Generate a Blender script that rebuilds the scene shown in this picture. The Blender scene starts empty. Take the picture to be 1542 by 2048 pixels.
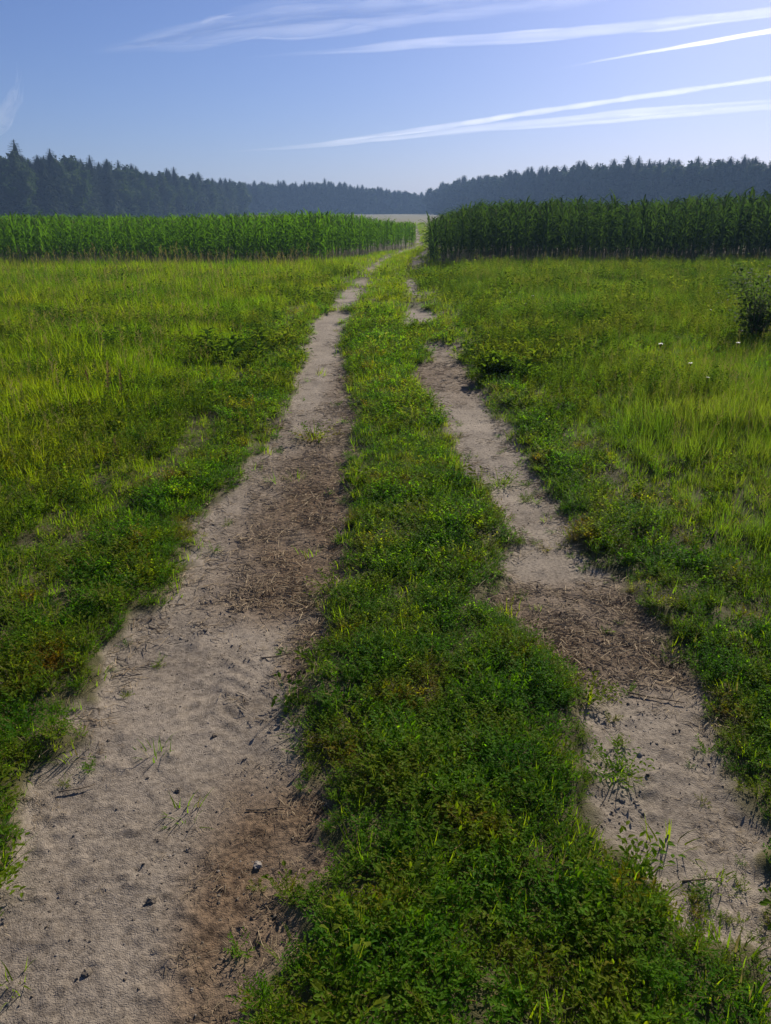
import bpy, math, random
import numpy as np
from mathutils import Vector, Matrix

random.seed(7)
rng = np.random.default_rng(7)
R = math.radians
scene = bpy.context.scene
col = scene.collection

# ------------------------------------------------------------------ camera, sky, sun, exposure
EYE = 1.65
cam_d = bpy.data.cameras.new('camera')
cam = bpy.data.objects.new('camera', cam_d)
col.objects.link(cam)
cam.location = (0, 0, EYE)
cam.rotation_euler = (R(90 - 20.77), 0, 0)
cam_d.sensor_fit = 'HORIZONTAL'
cam_d.sensor_width = 36.0
cam_d.lens = 36.0 * 1540 / 1542
cam_d.clip_start = 0.05
cam_d.clip_end = 90000
scene.camera = cam

SUN_EL, SUN_AZ = 29.0, 27.0            # azimuth to the right of straight ahead (+Y)
world = bpy.data.worlds.new('World')
scene.world = world
world.use_nodes = True
wn, wl = world.node_tree.nodes, world.node_tree.links
wn.clear()
w_out = wn.new('ShaderNodeOutputWorld')
w_bg = wn.new('ShaderNodeBackground')
w_sky = wn.new('ShaderNodeTexSky')
w_sky.sky_type = 'NISHITA'
w_sky.sun_disc = False
w_sky.sun_elevation = R(SUN_EL)
w_sky.sun_rotation = R(SUN_AZ)
w_sky.altitude = 100
w_sky.air_density = 1.0
w_sky.dust_density = 0.75
w_sky.ozone_density = 7.0
w_bg.inputs['Strength'].default_value = 0.05
w_tint = wn.new('ShaderNodeMix'); w_tint.data_type = 'RGBA'; w_tint.blend_type = 'MULTIPLY'; w_tint.inputs[0].default_value = 1
w_tint.inputs[7].default_value = (1.04, .96, 1.16, 1)        # the camera's slightly violet white balance, same for the whole sky
wl.new(w_sky.outputs[0], w_tint.inputs[6])
wl.new(w_tint.outputs[2], w_bg.inputs[0])
wl.new(w_bg.outputs[0], w_out.inputs[0])

sun_d = bpy.data.lights.new('sun', 'SUN')
sun_d.energy = 5.0
sun_d.angle = R(0.53)
sun_d.color = (1.0, 0.92, 0.79)
sun = bpy.data.objects.new('sun', sun_d)
col.objects.link(sun)
to_sun = Vector((math.sin(R(SUN_AZ)) * math.cos(R(SUN_EL)), math.cos(R(SUN_AZ)) * math.cos(R(SUN_EL)), math.sin(R(SUN_EL))))
sun.rotation_euler = (-to_sun).to_track_quat('-Z', 'Y').to_euler()

scene.view_settings.view_transform = 'Standard'
scene.view_settings.look = 'None'
scene.view_settings.gamma = 1.0
scene.view_settings.exposure = 0.6
scene.view_settings.use_curve_mapping = False
scene.render.engine = 'CYCLES'
scene.cycles.max_bounces = 6
scene.cycles.diffuse_bounces = 3
scene.cycles.transmission_bounces = 4
scene.cycles.transparent_max_bounces = 12
scene.cycles.volume_bounces = 0
scene.cycles.use_denoising = True

# ------------------------------------------------------------------ helpers
def _hash(ix, iy, seed):
    h = (ix.astype(np.int64) * 374761393 + iy.astype(np.int64) * 668265263 + seed * 1442695041) & 0xFFFFFFFF
    h = ((h ^ (h >> 13)) * 1274126177) & 0xFFFFFFFF
    return ((h ^ (h >> 16)) & 0xFFFF) / 65535.0

def vnoise(x, y, seed=0):
    x = np.asarray(x, float); y = np.asarray(y, float)
    ix, iy = np.floor(x), np.floor(y)
    fx, fy = x - ix, y - iy
    fx = fx * fx * (3 - 2 * fx); fy = fy * fy * (3 - 2 * fy)
    a = _hash(ix, iy, seed); b = _hash(ix + 1, iy, seed)
    c = _hash(ix, iy + 1, seed); d = _hash(ix + 1, iy + 1, seed)
    return (a * (1 - fx) + b * fx) * (1 - fy) + (c * (1 - fx) + d * fx) * fy

def fbm(x, y, oct=3, seed=0):
    s = 0; a = 1; t = 0
    for k in range(oct):
        s = s + a * vnoise(x * 2 ** k, y * 2 ** k, seed + k * 17); t += a; a *= .5
    return s / t

def sstep(a, b, x):
    t = np.clip((np.asarray(x, float) - a) / (b - a), 0, 1)
    return t * t * (3 - 2 * t)

# edges of the two wheel ruts: (distance along the track, sideways) in metres
LL = [(-4, -1.2), (1.0, -1.15), (1.39, -1.15), (1.71, -1.12), (1.81, -1.12), (2.01, -1.16), (2.18, -1.06), (2.35, -1.09), (2.58, -1.09), (2.89, -1.07), (3.36, -1.02), (3.85, -1.09), (4.65, -1.09), (5.22, -1.04), (5.73, -0.87), (6.58, -0.99), (7.7, -0.97), (9.57, -1.04), (11.2, -1.18), (14.94, -1.3), (19.09, -1.05), (24.02, -0.84), (30, -.65), (38, -.2), (44.9, 0.6), (52, 1.9), (120, 4.2), (400, 16)]
LR = [(-4, -.3), (1.2, -0.29), (1.39, -0.25), (1.54, -0.21), (1.71, -0.18), (2.01, -0.23), (2.48, -0.32), (2.76, -0.27), (3.16, -0.3), (3.42, -0.2), (3.85, -0.21), (4.65, -0.26), (5.8, -0.24), (7.58, -0.33), (9.39, -0.43), (11.2, -0.66), (15.8, -0.58), (22.13, -0.40), (30, -.2), (38, .3), (44.9, 1.05), (52, 2.35), (120, 4.7), (400, 16.6)]
RL = [(-4, .9), (1.0, .95), (1.4, .92), (1.47, 0.76), (1.56, 0.68), (1.64, 0.6), (1.73, 0.6), (1.91, 0.63), (2.35, 0.69), (2.48, 0.79), (2.69, 0.68), (2.93, 0.69), (3.16, 0.49), (3.59, 0.54), (3.99, 0.78), (4.55, 0.63), (5.17, 0.62), (5.94, 0.55), (6.95, 0.49), (8.07, 0.36), (11.2, 0.40), (14.16, 0.30), (19.09, 0.53), (24.02, 0.51), (30, .75), (40, 1.5), (48.7, 2.6), (60, 3.6), (120, 5.8), (400, 17.6)]
RR = [(-4, .88), (1.0, .93), (1.4, .94), (1.49, .96), (1.64, .97), (1.83, 1.06), (1.96, 1.07), (2.08, 1.09), (2.35, 1.21), (2.48, 1.23), (2.76, 1.15), (3.11, 1.11), (3.53, 1.11), (3.92, 1.05), (4.47, 1.05), (5.28, 1.04), (5.94, 1.02), (7.15, 1.08), (8.61, 0.98), (11.2, 1.08), (12.81, 0.88), (15.8, 0.97), (20.5, 0.85), (30, 1.25), (40, 2.0), (48.7, 3.1), (60, 4.1), (120, 6.3), (400, 18.2)]

def edge(E, y):
    a = np.array(E)
    return np.interp(y, a[:, 0], a[:, 1])

def rut_d(x, y, A, B):
    """signed distance inside a rut (positive inside)"""
    return np.minimum(x - edge(A, y), edge(B, y) - x)

def sand_field(x, y):
    """positive on bare sand, negative under plants, in metres"""
    x = np.asarray(x, float); y = np.asarray(y, float)
    n = (fbm(x * 3.1, y * 2.3, 3, 3) - .5) * .26 + (fbm(x * 11, y * 9, 2, 8) - .5) * .15
    d = np.maximum(rut_d(x, y, LL, LR), rut_d(x, y, RL, RR))
    # grassy gaps crossing the farther ruts
    gap = sstep(.52, .68, fbm(x * 1.1 + 5, y * .7, 2, 21)) * sstep(6, 11, y) * .30
    for a, b in ((11.6, 12.9), (16.0, 18.4), (25, 28)):
        gap = gap + .4 * (x > 0) * sstep(a - .4, a + .2, y + n * 4) * (1 - sstep(b - .2, b + .4, y + n * 4))
    return d + n - gap

def sand_mask(x, y): return sstep(-.035, .035, sand_field(x, y))

def litter_mask(x, y):
    """brown chaff lying in the ruts"""
    n = fbm(x * 4, y * 2.5, 3, 40)
    a = sstep(2.9, 3.3, y) * (1 - sstep(4.6, 7.5, y)) * sstep(-1.05, -.45, x) * (x < 0)
    b = sstep(-.62, -.42, x) * (1 - sstep(1.85, 2.2, y)) * (x < 0) * .9
    c = sstep(-.5, -.3, x) * sstep(2.5, 2.6, y) * (1 - sstep(3.0, 3.2, y)) * (x < 0)
    d = (x > 0) * sstep(2.3, 2.75, y) * (1 - sstep(3.3, 3.6, y)) * .75
    e = (x < 0) * sstep(5, 8, y) * sstep(-.75, -.45, x) * .6
    g = (x > 0) * sstep(7.0, 8.2, y) * (1 - sstep(9.5, 12, y)) * .6
    m = np.maximum.reduce([a, b, c, d, e, g])
    return np.clip(m * (.35 + 1.3 * n), 0, 1)

def terrain(x, y):
    """the ground without its fine roughness"""
    x = np.asarray(x, float); y = np.asarray(y, float)
    far = np.clip((y - 55) / 425, 0, 1.2)
    z = 4.7 * far ** 1.05
    z = z + (fbm(x * .11, y * .11, 2, 60) - .5) * .25 * sstep(5, 20, np.abs(x) + y * .3)
    z = z + .14 * sstep(1.3, 3.2, x) * sstep(2, 6, y) * (1 - sstep(60, 120, y))
    return z

def ground_z(x, y):
    x = np.asarray(x, float); y = np.asarray(y, float)
    s = sand_mask(x, y)
    z = terrain(x, y) - .045 * sstep(-.13, .08, sand_field(x, y))
    z = z + (fbm(x * 2.2, y * 2.2, 3, 11) - .5) * .07 * (1 - .45 * s)
    near = 1 - sstep(8, 16, y)
    z = z + near * s * ((fbm(x * 16, y * 16, 2, 5) - .5) * .009 + (np.maximum(fbm(x * 34, y * 30, 2, 6) - .58, 0)) * .035)
    # tyre tread pressed into the wider rut
    q = x + .70 - .05 * np.sin(y * .9)
    lug = np.sin((y + np.abs(q) * .8) * 2 * math.pi / .085)
    z = z + near * s * .008 * sstep(-.2, .7, lug) * sstep(.17, .12, np.abs(q)) * sstep(.35, .55, fbm(x * 3, y * 1.5, 2, 55))
    return z

def mesh_from(name, verts, faces, mats=(), smooth=False, mat_idx=None):
    me = bpy.data.meshes.new(name)
    if isinstance(verts, np.ndarray): verts = verts.tolist()
    me.from_pydata(verts, [], faces)
    for m in mats: me.materials.append(m)
    if mat_idx is not None:
        me.polygons.foreach_set('material_index', mat_idx)
    if smooth:
        me.polygons.foreach_set('use_smooth', [True] * len(me.polygons))
    me.update()
    return me

def ob(name, me, parent=None, loc=None, rot=None, scl=None):
    o = bpy.data.objects.new(name, me)
    col.objects.link(o)
    if parent: o.parent = parent
    if loc is not None: o.location = loc
    if rot is not None: o.rotation_euler = rot
    if scl is not None: o.scale = (scl,) * 3 if not hasattr(scl, '__len__') else scl
    return o

def tag(o, label=None, cat=None, group=None, kind=None):
    if label: o['label'] = label
    if cat: o['category'] = cat
    if group: o['group'] = group
    if kind: o['kind'] = kind
    return o

class MB:
    """collects faces for one mesh"""
    def __init__(s): s.v = []; s.f = []; s.m = []
    def face(s, pts, mi=0):
        b = len(s.v); s.v += [tuple(p) for p in pts]; s.f.append(tuple(range(b, b + len(pts)))); s.m.append(mi)
    def strip(s, L, Rr, mi=0):
        b = len(s.v)
        for p, q in zip(L, Rr): s.v += [tuple(p), tuple(q)]
        for k in range(len(L) - 1):
            s.f.append((b + 2 * k, b + 2 * k + 1, b + 2 * k + 3, b + 2 * k + 2)); s.m.append(mi)
    def blade(s, base, az, h, lean, w, curve=.5, seg=3, mi=0):
        """one grass blade: rises, then bends over along az"""
        d = Vector((math.cos(az), math.sin(az), 0)); side = Vector((-d.y, d.x, 0))
        p = Vector(base); L = []; Rr = []
        ang = lean
        for k in range(seg + 1):
            ww = w * (1 - (k / seg) ** 1.6) * .5 + (w * .04)
            L.append(p - side * ww); Rr.append(p + side * ww)
            p = p + (d * math.sin(ang) + Vector((0, 0, math.cos(ang)))) * (h / seg)
            ang += curve / seg * 1.3
        s.strip(L, Rr, mi)
    def leaf(s, base, dirv, up, ln, w, droop=.25, mi=0):
        """pointed oval leaf with a folded midrib"""
        d = Vector(dirv).normalized(); n = Vector(up)
        side = d.cross(n)
        if side.length < 1e-4: side = d.orthogonal()
        side.normalize(); n = side.cross(d).normalized()
        b = Vector(base)
        a1 = b + d * ln * .35 - n * droop * ln * .08; a2 = b + d * ln * .7 - n * droop * ln * .45; t = b + d * ln * .97 - n * droop * ln
        i = len(s.v)
        s.v += [tuple(b), tuple(a1 + side * w * .5 + n * w * .12), tuple(a2 + side * w * .4 + n * w * .1), tuple(t),
                tuple(a2 - side * w * .4 + n * w * .1), tuple(a1 - side * w * .5 + n * w * .12), tuple(a1 - n * w * .06), tuple(a2 - n * w * .05)]
        for f in ((0, 6, 1), (1, 6, 7, 2), (2, 7, 3), (0, 5, 6), (5, 4, 7, 6), (4, 3, 7)):
            s.f.append(tuple(i + k for k in f)); s.m.append(mi)
    def dleaf(s, base, dirv, up, ln, w, mi=0):
        """small diamond leaf"""
        d = Vector(dirv).normalized(); side = d.cross(Vector(up))
        if side.length < 1e-4: side = d.orthogonal()
        side.normalize(); b = Vector(base); n = side.cross(d)
        i = len(s.v)
        s.v += [tuple(b), tuple(b + d * ln * .45 + side * w * .5), tuple(b + d * ln - n * ln * .12), tuple(b + d * ln * .45 - side * w * .5)]
        s.f.append((i, i + 1, i + 2, i + 3)); s.m.append(mi)
    def tube(s, pts, rads, n=5, mi=0, cap=True):
        b = len(s.v); m = len(pts)
        for k, (p, r) in enumerate(zip(pts, rads)):
            p = Vector(p)
            t = (Vector(pts[min(k + 1, m - 1)]) - Vector(pts[max(k - 1, 0)])).normalized()
            u = t.orthogonal().normalized() if abs(t.z) < .9 else Vector((1, 0, 0)).cross(t).normalized()
            v = t.cross(u)
            for j in range(n):
                a = 2 * math.pi * j / n
                s.v.append(tuple(p + (u * math.cos(a) + v * math.sin(a)) * r))
        for k in range(m - 1):
            for j in range(n):
                s.f.append((b + k * n + j, b + k * n + (j + 1) % n, b + (k + 1) * n + (j + 1) % n, b + (k + 1) * n + j)); s.m.append(mi)
        if cap:
            s.f.append(tuple(b + j for j in range(n))[::-1]); s.m.append(mi)
            s.f.append(tuple(b + (m - 1) * n + j for j in range(n))); s.m.append(mi)
    def mesh(s, name, mats, smooth=False): return mesh_from(name, s.v, s.f, mats, smooth, s.m)

# ------------------------------------------------------------------ materials
def new_mat(name):
    m = bpy.data.materials.new(name); m.use_nodes = True
    n = m.node_tree.nodes; n.clear()
    return m, n, m.node_tree.links

def leaf_mat(name, cols, trans=.45, tcol=None, rough=.5, spec=.25, nscale=.9, namt=.6, vary=True):
    """leaf tissue: colour ramp over plants and patches, light shines through"""
    m, n, l = new_mat(name)
    out = n.new('ShaderNodeOutputMaterial')
    info = n.new('ShaderNodeObjectInfo')
    geo = n.new('ShaderNodeNewGeometry')
    tx = n.new('ShaderNodeTexNoise'); tx.inputs['Scale'].default_value = nscale; tx.inputs['Detail'].default_value = 2
    l.new(geo.outputs['Position'], tx.inputs['Vector'])
    mr = n.new('ShaderNodeMapRange'); mr.inputs[1].default_value = .3; mr.inputs[2].default_value = .7
    l.new(tx.outputs[0], mr.inputs[0])
    mx = n.new('ShaderNodeMix'); mx.data_type = 'FLOAT'; mx.inputs[0].default_value = namt
    l.new(info.outputs['Random'], mx.inputs[2]); l.new(mr.outputs[0], mx.inputs[3])
    ramp = n.new('ShaderNodeValToRGB'); cr = ramp.color_ramp
    while len(cr.elements) < len(cols): cr.elements.new(.5)
    for k, c in enumerate(cols):
        cr.elements[k].position = k / (len(cols) - 1); cr.elements[k].color = (*c, 1)
    l.new(mx.outputs[0], ramp.inputs[0])
    p = n.new('ShaderNodeBsdfPrincipled'); p.inputs['Roughness'].default_value = rough
    p.inputs['Specular IOR Level'].default_value = spec
    l.new(ramp.outputs[0], p.inputs['Base Color'])
    t = n.new('ShaderNodeBsdfTranslucent')
    hs = n.new('ShaderNodeMix'); hs.data_type = 'RGBA'; hs.blend_type = 'MULTIPLY'; hs.inputs[0].default_value = 1
    l.new(ramp.outputs[0], hs.inputs[6]); hs.inputs[7].default_value = (*(tcol or (1.5, 1.5, .6)), 1)
    l.new(hs.outputs[2], t.inputs[0])
    ms = n.new('ShaderNodeMixShader'); ms.inputs[0].default_value = trans
    l.new(p.outputs[0], ms.inputs[1]); l.new(t.outputs[0], ms.inputs[2]); l.new(ms.outputs[0], out.inputs[0])
    return m

def plain_mat(name, c1, c2, scale=20, rough=.85, bump=0, spec=.2):
    m, n, l = new_mat(name)
    out = n.new('ShaderNodeOutputMaterial'); p = n.new('ShaderNodeBsdfPrincipled')
    p.inputs['Roughness'].default_value = rough; p.inputs['Specular IOR Level'].default_value = spec
    tc = n.new('ShaderNodeTexCoord'); info = n.new('ShaderNodeObjectInfo')
    tx = n.new('ShaderNodeTexNoise'); tx.inputs['Scale'].default_value = scale; tx.inputs['Detail'].default_value = 4
    l.new(tc.outputs['Object'], tx.inputs['Vector'])
    mx = n.new('ShaderNodeMix'); mx.data_type = 'FLOAT'; mx.inputs[0].default_value = .5
    l.new(info.outputs['Random'], mx.inputs[2]); l.new(tx.outputs[0], mx.inputs[3])
    c = n.new('ShaderNodeMix'); c.data_type = 'RGBA'
    c.inputs[6].default_value = (*c1, 1); c.inputs[7].default_value = (*c2, 1)
    l.new(mx.outputs[0], c.inputs[0]); l.new(c.outputs[2], p.inputs['Base Color'])
    if bump:
        b = n.new('ShaderNodeBump'); b.inputs['Strength'].default_value = bump; b.inputs['Distance'].default_value = .01
        l.new(tx.outputs[0], b.inputs['Height']); l.new(b.outputs[0], p.inputs['Normal'])
    l.new(p.outputs[0], out.inputs[0])
    return m

def ground_mat():
    m, n, l = new_mat('track_soil')
    out = n.new('ShaderNodeOutputMaterial'); p = n.new('ShaderNodeBsdfPrincipled')
    p.inputs['Roughness'].default_value = .92; p.inputs['Specular IOR Level'].default_value = .12
    geo = n.new('ShaderNodeNewGeometry')
    at = n.new('ShaderNodeAttribute'); at.attribute_name = 'cover'
    sep = n.new('ShaderNodeSeparateColor'); l.new(at.outputs['Color'], sep.inputs[0])
    def noise(sc, det=4):
        t = n.new('ShaderNodeTexNoise'); t.inputs['Scale'].default_value = sc; t.inputs['Detail'].default_value = det
        l.new(geo.outputs['Position'], t.inputs['Vector']); return t
    def ramp(src, a, b, p0=.35, p1=.65):
        r = n.new('ShaderNodeValToRGB'); r.color_ramp.elements[0].position = p0; r.color_ramp.elements[1].position = p1
        r.color_ramp.elements[0].color = (*a, 1); r.color_ramp.elements[1].color = (*b, 1); l.new(src, r.inputs[0]); return r
    def mix(f, a, b):
        x = n.new('ShaderNodeMix'); x.data_type = 'RGBA'; l.new(f, x.inputs[0]); l.new(a, x.inputs[6]); l.new(b, x.inputs[7]); return x
    n1, n2, n3 = noise(3.0), noise(60, 6), noise(9, 5)
    sandA = ramp(n1.outputs[0], (.170, .139, .108), (.275, .231, .183))
    grit = ramp(n2.outputs[0], (.065, .049, .035), (.30, .25, .195), .32, .60)
    sx = n.new('ShaderNodeMix'); sx.data_type = 'RGBA'; sx.inputs[0].default_value = .45
    l.new(sandA.outputs[0], sx.inputs[6]); l.new(grit.outputs[0], sx.inputs[7])
    lit = ramp(n2.outputs[0], (.045, .027, .015), (.17, .108, .06), .35, .62)
    turf = ramp(n3.outputs[0], (.05, .048, .018), (.105, .092, .042))
    stub = ramp(n1.outputs[0], (.10, .095, .05), (.145, .13, .07))
    a = mix(sep.outputs[0], turf.outputs[0], sx.outputs[2])
    lm = n.new('ShaderNodeMath'); lm.operation = 'MULTIPLY'; l.new(sep.outputs[1], lm.inputs[0]); lm.inputs[1].default_value = .95
    b = mix(lm.outputs[0], a.outputs[2], lit.outputs[0])
    c = mix(sep.outputs[2], b.outputs[2], stub.outputs[0])
    l.new(c.outputs[2], p.inputs['Base Color'])
    bp = n.new('ShaderNodeBump'); bp.inputs['Strength'].default_value = .8; bp.inputs['Distance'].default_value = .011
    n4 = noise(34, 8); n4.inputs['Roughness'].default_value = .68; 
    rough_at = n.new('ShaderNodeMapRange'); rough_at.inputs[1].default_value = .38; rough_at.inputs[2].default_value = .62; rough_at.inputs[3].default_value = .25; rough_at.inputs[4].default_value = 1.5
    n6 = noise(2.2, 3); l.new(n6.outputs[0], rough_at.inputs[0])
    hm = n.new('ShaderNodeMath'); hm.operation = 'MULTIPLY'; l.new(n4.outputs[0], hm.inputs[0]); l.new(rough_at.outputs[0], hm.inputs[1])
    l.new(hm.outputs[0], bp.inputs['Height'])
    bp2 = n.new('ShaderNodeBump'); bp2.inputs['Strength'].default_value = .8; bp2.inputs['Distance'].default_value = .006
    n5 = noise(260, 4); l.new(n5.outputs[0], bp2.inputs['Height']); l.new(bp.outputs[0], bp2.inputs['Normal'])
    l.new(bp2.outputs[0], p.inputs['Normal'])
    l.new(p.outputs[0], out.inputs[0])
    return m

M = {}
M['ground'] = ground_mat()
M['knot'] = leaf_mat('knotgrass_leaf', [(.040, .120, .008), (.066, .170, .009), (.105, .200, .010), (.155, .185, .012), (.22, .12, .012)], .64, tcol=(1.9, 1.95, .5), spec=.05, rough=.6, nscale=3.2, namt=.62)
M['knot_stem'] = plain_mat('knotgrass_stem', (.12, .10, .03), (.18, .08, .03))
M['grass'] = leaf_mat('meadow_grass_blade', [(.058, .145, .009), (.10, .185, .009), (.15, .205, .010), (.195, .205, .014)], .6, tcol=(1.7, 1.7, .5), spec=.02, rough=.7, nscale=.45, namt=.6)
M['grass_dry'] = leaf_mat('dry_grass_blade', [(.17, .17, .05), (.22, .20, .08), (.14, .16, .03)], .4, tcol=(1.2, 1.1, .8), spec=.05)
M['grass_right'] = leaf_mat('tall_grass_blade', [(.050, .12, .014), (.080, .155, .016), (.115, .175, .02), (.16, .185, .03)], .58, spec=.06, rough=.7, nscale=.5, namt=.55)
M['weed'] = leaf_mat('broad_weed_leaf', [(.035, .085, .012), (.055, .11, .014), (.085, .14, .014), (.14, .17, .02), (.16, .18, .06)], .55, spec=.0, rough=.6, nscale=1.2)
M['bush'] = leaf_mat('bush_leaf', [(.045, .085, .03), (.065, .11, .032), (.09, .135, .035)], .55, spec=.04, rough=.7, nscale=3)
M['straw'] = plain_mat('straw', (.46, .36, .22), (.11, .068, .038), 30)
M['twig'] = plain_mat('twig_bark', (.20, .15, .10), (.10, .07, .045), 60, bump=.5)
M['clod'] = plain_mat('soil_clod', (.22, .18, .135), (.12, .092, .066), 60, bump=.6)
M['maize'] = leaf_mat('maize_leaf', [(.030, .080, .010), (.048, .110, .012), (.065, .135, .014)], .50, tcol=(2.0, 2.0, .55), rough=.6, spec=.0, nscale=1.5)
M['maize_shade_tint'] = leaf_mat('tall_maize_leaf_shade_tint', [(.024, .054, .014), (.036, .072, .018), (.050, .090, .02)], .40, tcol=(1.6, 1.6, .7), rough=.6, spec=.0, nscale=1.5)  # same maize leaf, colour darkened for being seen against the sun
M['maize_stalk'] = plain_mat('maize_stalk', (.06, .11, .03), (.10, .13, .04), 8, .5)
M['tassel'] = plain_mat('maize_tassel', (.24, .21, .09), (.18, .17, .06), 12)
M['needle'] = leaf_mat('conifer_needles', [(.014, .030, .014), (.022, .042, .018), (.032, .052, .020)], .2, nscale=.15, tcol=(1.3, 1.4, .7), spec=.03, rough=.8)
M['tree_leaf'] = leaf_mat('broadleaf_crown', [(.020, .042, .014), (.032, .058, .018), (.046, .072, .022)], .3, nscale=.2, spec=.03, rough=.8)
M['bark'] = plain_mat('bark', (.10, .075, .055), (.17, .13, .10), 4)
M['dock_dry'] = plain_mat('dried_seed_head', (.20, .085, .035), (.13, .06, .03), 60)
M['petal'] = plain_mat('white_petal', (.75, .74, .68), (.62, .62, .55), 50, .6)
M['pebble'] = plain_mat('pebble', (.24, .21, .18), (.15, .125, .10), 20, .7)

# ------------------------------------------------------------------ ground sheet
def build_ground():
    ys = [-60, -30, -15, -8, -4, -2, -1, -.4, 0.1, .5, .8]
    y = 1.0
    while y < 4.5: ys.append(y); y *= 1.007
    while y < 52: ys.append(y); y *= 1.0115
    while y < 1800: ys.append(y); y *= 1.05
    ys.append(2000.)
    ys = np.array(ys)
    tin = np.linspace(-1, 1, 401)
    outer = np.array([1.03, 1.08, 1.16, 1.3, 1.6, 2.2, 3.4, 6, 12, 30, 80, 250.])
    t = np.concatenate([-outer[::-1], tin, outer])
    W = np.maximum(.62 * np.abs(ys) + 1.6, 2.0)
    W = np.minimum(W, 600)
    X = W[:, None] * t[None, :]
    X = np.clip(X, -2000, 2000) + np.where(np.abs(W[:, None] * t[None, :]) > 2000, np.sign(t)[None, :] * np.abs(t)[None, :], 0)
    Y = np.repeat(ys[:, None], len(t), 1)
    Z = ground_z(X, Y)
    nr, nc = X.shape
    me = bpy.data.meshes.new('ground')
    V = np.stack([X, Y, Z], -1).reshape(-1, 3)
    idx = np.arange(nr * nc).reshape(nr, nc)
    F = np.stack([idx[:-1, :-1], idx[:-1, 1:], idx[1:, 1:], idx[1:, :-1]], -1).reshape(-1, 4)
    me.vertices.add(len(V)); me.vertices.foreach_set('co', V.ravel())
    me.loops.add(F.size); me.loops.foreach_set('vertex_index', F.ravel())
    me.polygons.add(len(F))
    me.polygons.foreach_set('loop_start', np.arange(0, F.size, 4))
    me.polygons.foreach_set('use_smooth', np.ones(len(F), bool))
    me.update(); me.validate()
    s = sand_mask(V[:, 0], V[:, 1]); lt = litter_mask(V[:, 0], V[:, 1]) * (.25 + .75 * s) * (s > .02)
    ff = sstep(150, 175, V[:, 1] + fbm(V[:, 0] * .1, V[:, 1] * .05, 2, 9) * 20)
    c = np.stack([s * (1 - ff), lt, ff, np.ones(len(V))], -1).astype(np.float32)
    at = me.color_attributes.new('cover', 'FLOAT_COLOR', 'POINT'); at.data.foreach_set('color', c.ravel())
    me.materials.append(M['ground'])
    return tag(ob('ground', me), 'sandy farm track with two bare wheel ruts through green meadow', 'ground', kind='structure')
build_ground()

# ------------------------------------------------------------------ scattering (only for what nobody could count)
def scatter(name, pts, rots, scls, idx, sources, label, cat):
    me = bpy.data.meshes.new(name)
    n = len(pts)
    me.vertices.add(n); me.vertices.foreach_set('co', np.asarray(pts, np.float32).ravel())
    a = me.attributes.new('rot', 'FLOAT_VECTOR', 'POINT'); a.data.foreach_set('vector', np.asarray(rots, np.float32).ravel())
    a = me.attributes.new('scl', 'FLOAT_VECTOR', 'POINT'); a.data.foreach_set('vector', np.asarray(scls, np.float32).ravel())
    a = me.attributes.new('pick', 'INT', 'POINT'); a.data.foreach_set('value', np.asarray(idx, np.int32))
    o = ob(name, me)
    ng = bpy.data.node_groups.new(name + '_scatter', 'GeometryNodeTree')
    ng.interface.new_socket('Geometry', in_out='INPUT', socket_type='NodeSocketGeometry')
    ng.interface.new_socket('Geometry', in_out='OUTPUT', socket_type='NodeSocketGeometry')
    N, L = ng.nodes, ng.links
    gi = N.new('NodeGroupInput'); go = N.new('NodeGroupOutput')
    iop = N.new('GeometryNodeInstanceOnPoints'); iop.inputs['Pick Instance'].default_value = True
    jn = N.new('GeometryNodeJoinGeometry')
    for s in sources:
        oi = N.new('GeometryNodeObjectInfo'); oi.inputs['Object'].default_value = s
        oi.inputs['As Instance'].default_value = True
        L.new(oi.outputs['Geometry'], jn.inputs[0])
    def attr(nm, ty):
        q = N.new('GeometryNodeInputNamedAttribute'); q.data_type = ty; q.inputs['Name'].default_value = nm
        return q.outputs[0]
    L.new(gi.outputs[0], iop.inputs['Points']); L.new(jn.outputs[0], iop.inputs['Instance'])
    L.new(attr('pick', 'INT'), iop.inputs['Instance Index'])
    e2r = N.new('FunctionNodeEulerToRotation'); L.new(attr('rot', 'FLOAT_VECTOR'), e2r.inputs[0])
    L.new(e2r.outputs[0], iop.inputs['Rotation'])
    L.new(attr('scl', 'FLOAT_VECTOR'), iop.inputs['Scale'])
    L.new(iop.outputs[0], go.inputs[0])
    md = o.modifiers.new('scatter', 'NODES'); md.node_group = ng
    return tag(o, label, cat, kind='stuff')

def src(name, me): return bpy.data.objects.new(name, me)      # never linked: only feeds a scatter

def sample(y0, y1, dens, half=lambda y: .56 * y + 2.2):
    """random points in the view wedge between two distances"""
    wmax = half(y1)
    n = int(dens * (y1 - y0) * 2 * wmax)
    x = rng.uniform(-wmax, wmax, n); y = rng.uniform(y0, y1, n)
    k = np.abs(x) < half(y)
    return x[k], y[k]

def put(x, y, s, sink=.0, tilt=.12, sz=None):
    n = len(x)
    p = np.stack([x, y, ground_z(x, y) - sink], -1)
    r = np.stack([rng.normal(0, tilt, n), rng.normal(0, tilt, n), rng.uniform(0, 6.283, n)], -1)
    sc = np.stack([s, s, s * (sz if sz is not None else 1)], -1)
    return p, r, sc

# maize fields, as outlines on the ground
def left_edge_x(y): return np.interp(y, [31, 34, 52, 120], [-2.5, -2.2, 1.75, 4.3])       # field lies to the left of this
def right_edge_x(y): return np.interp(y, [29, 35, 52, 120], [1.72, 1.98, 3.4, 6.9])         # field lies to the right of this
LEFT_Y, RIGHT_Y = 31.0, 29.5
def in_maize(x, y, m=0.):
    return ((y > LEFT_Y + m) & (x < left_edge_x(y) - m) & (y < 100)) | ((y > RIGHT_Y + m) & (x > right_edge_x(y) + m) & (y < 100))

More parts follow.
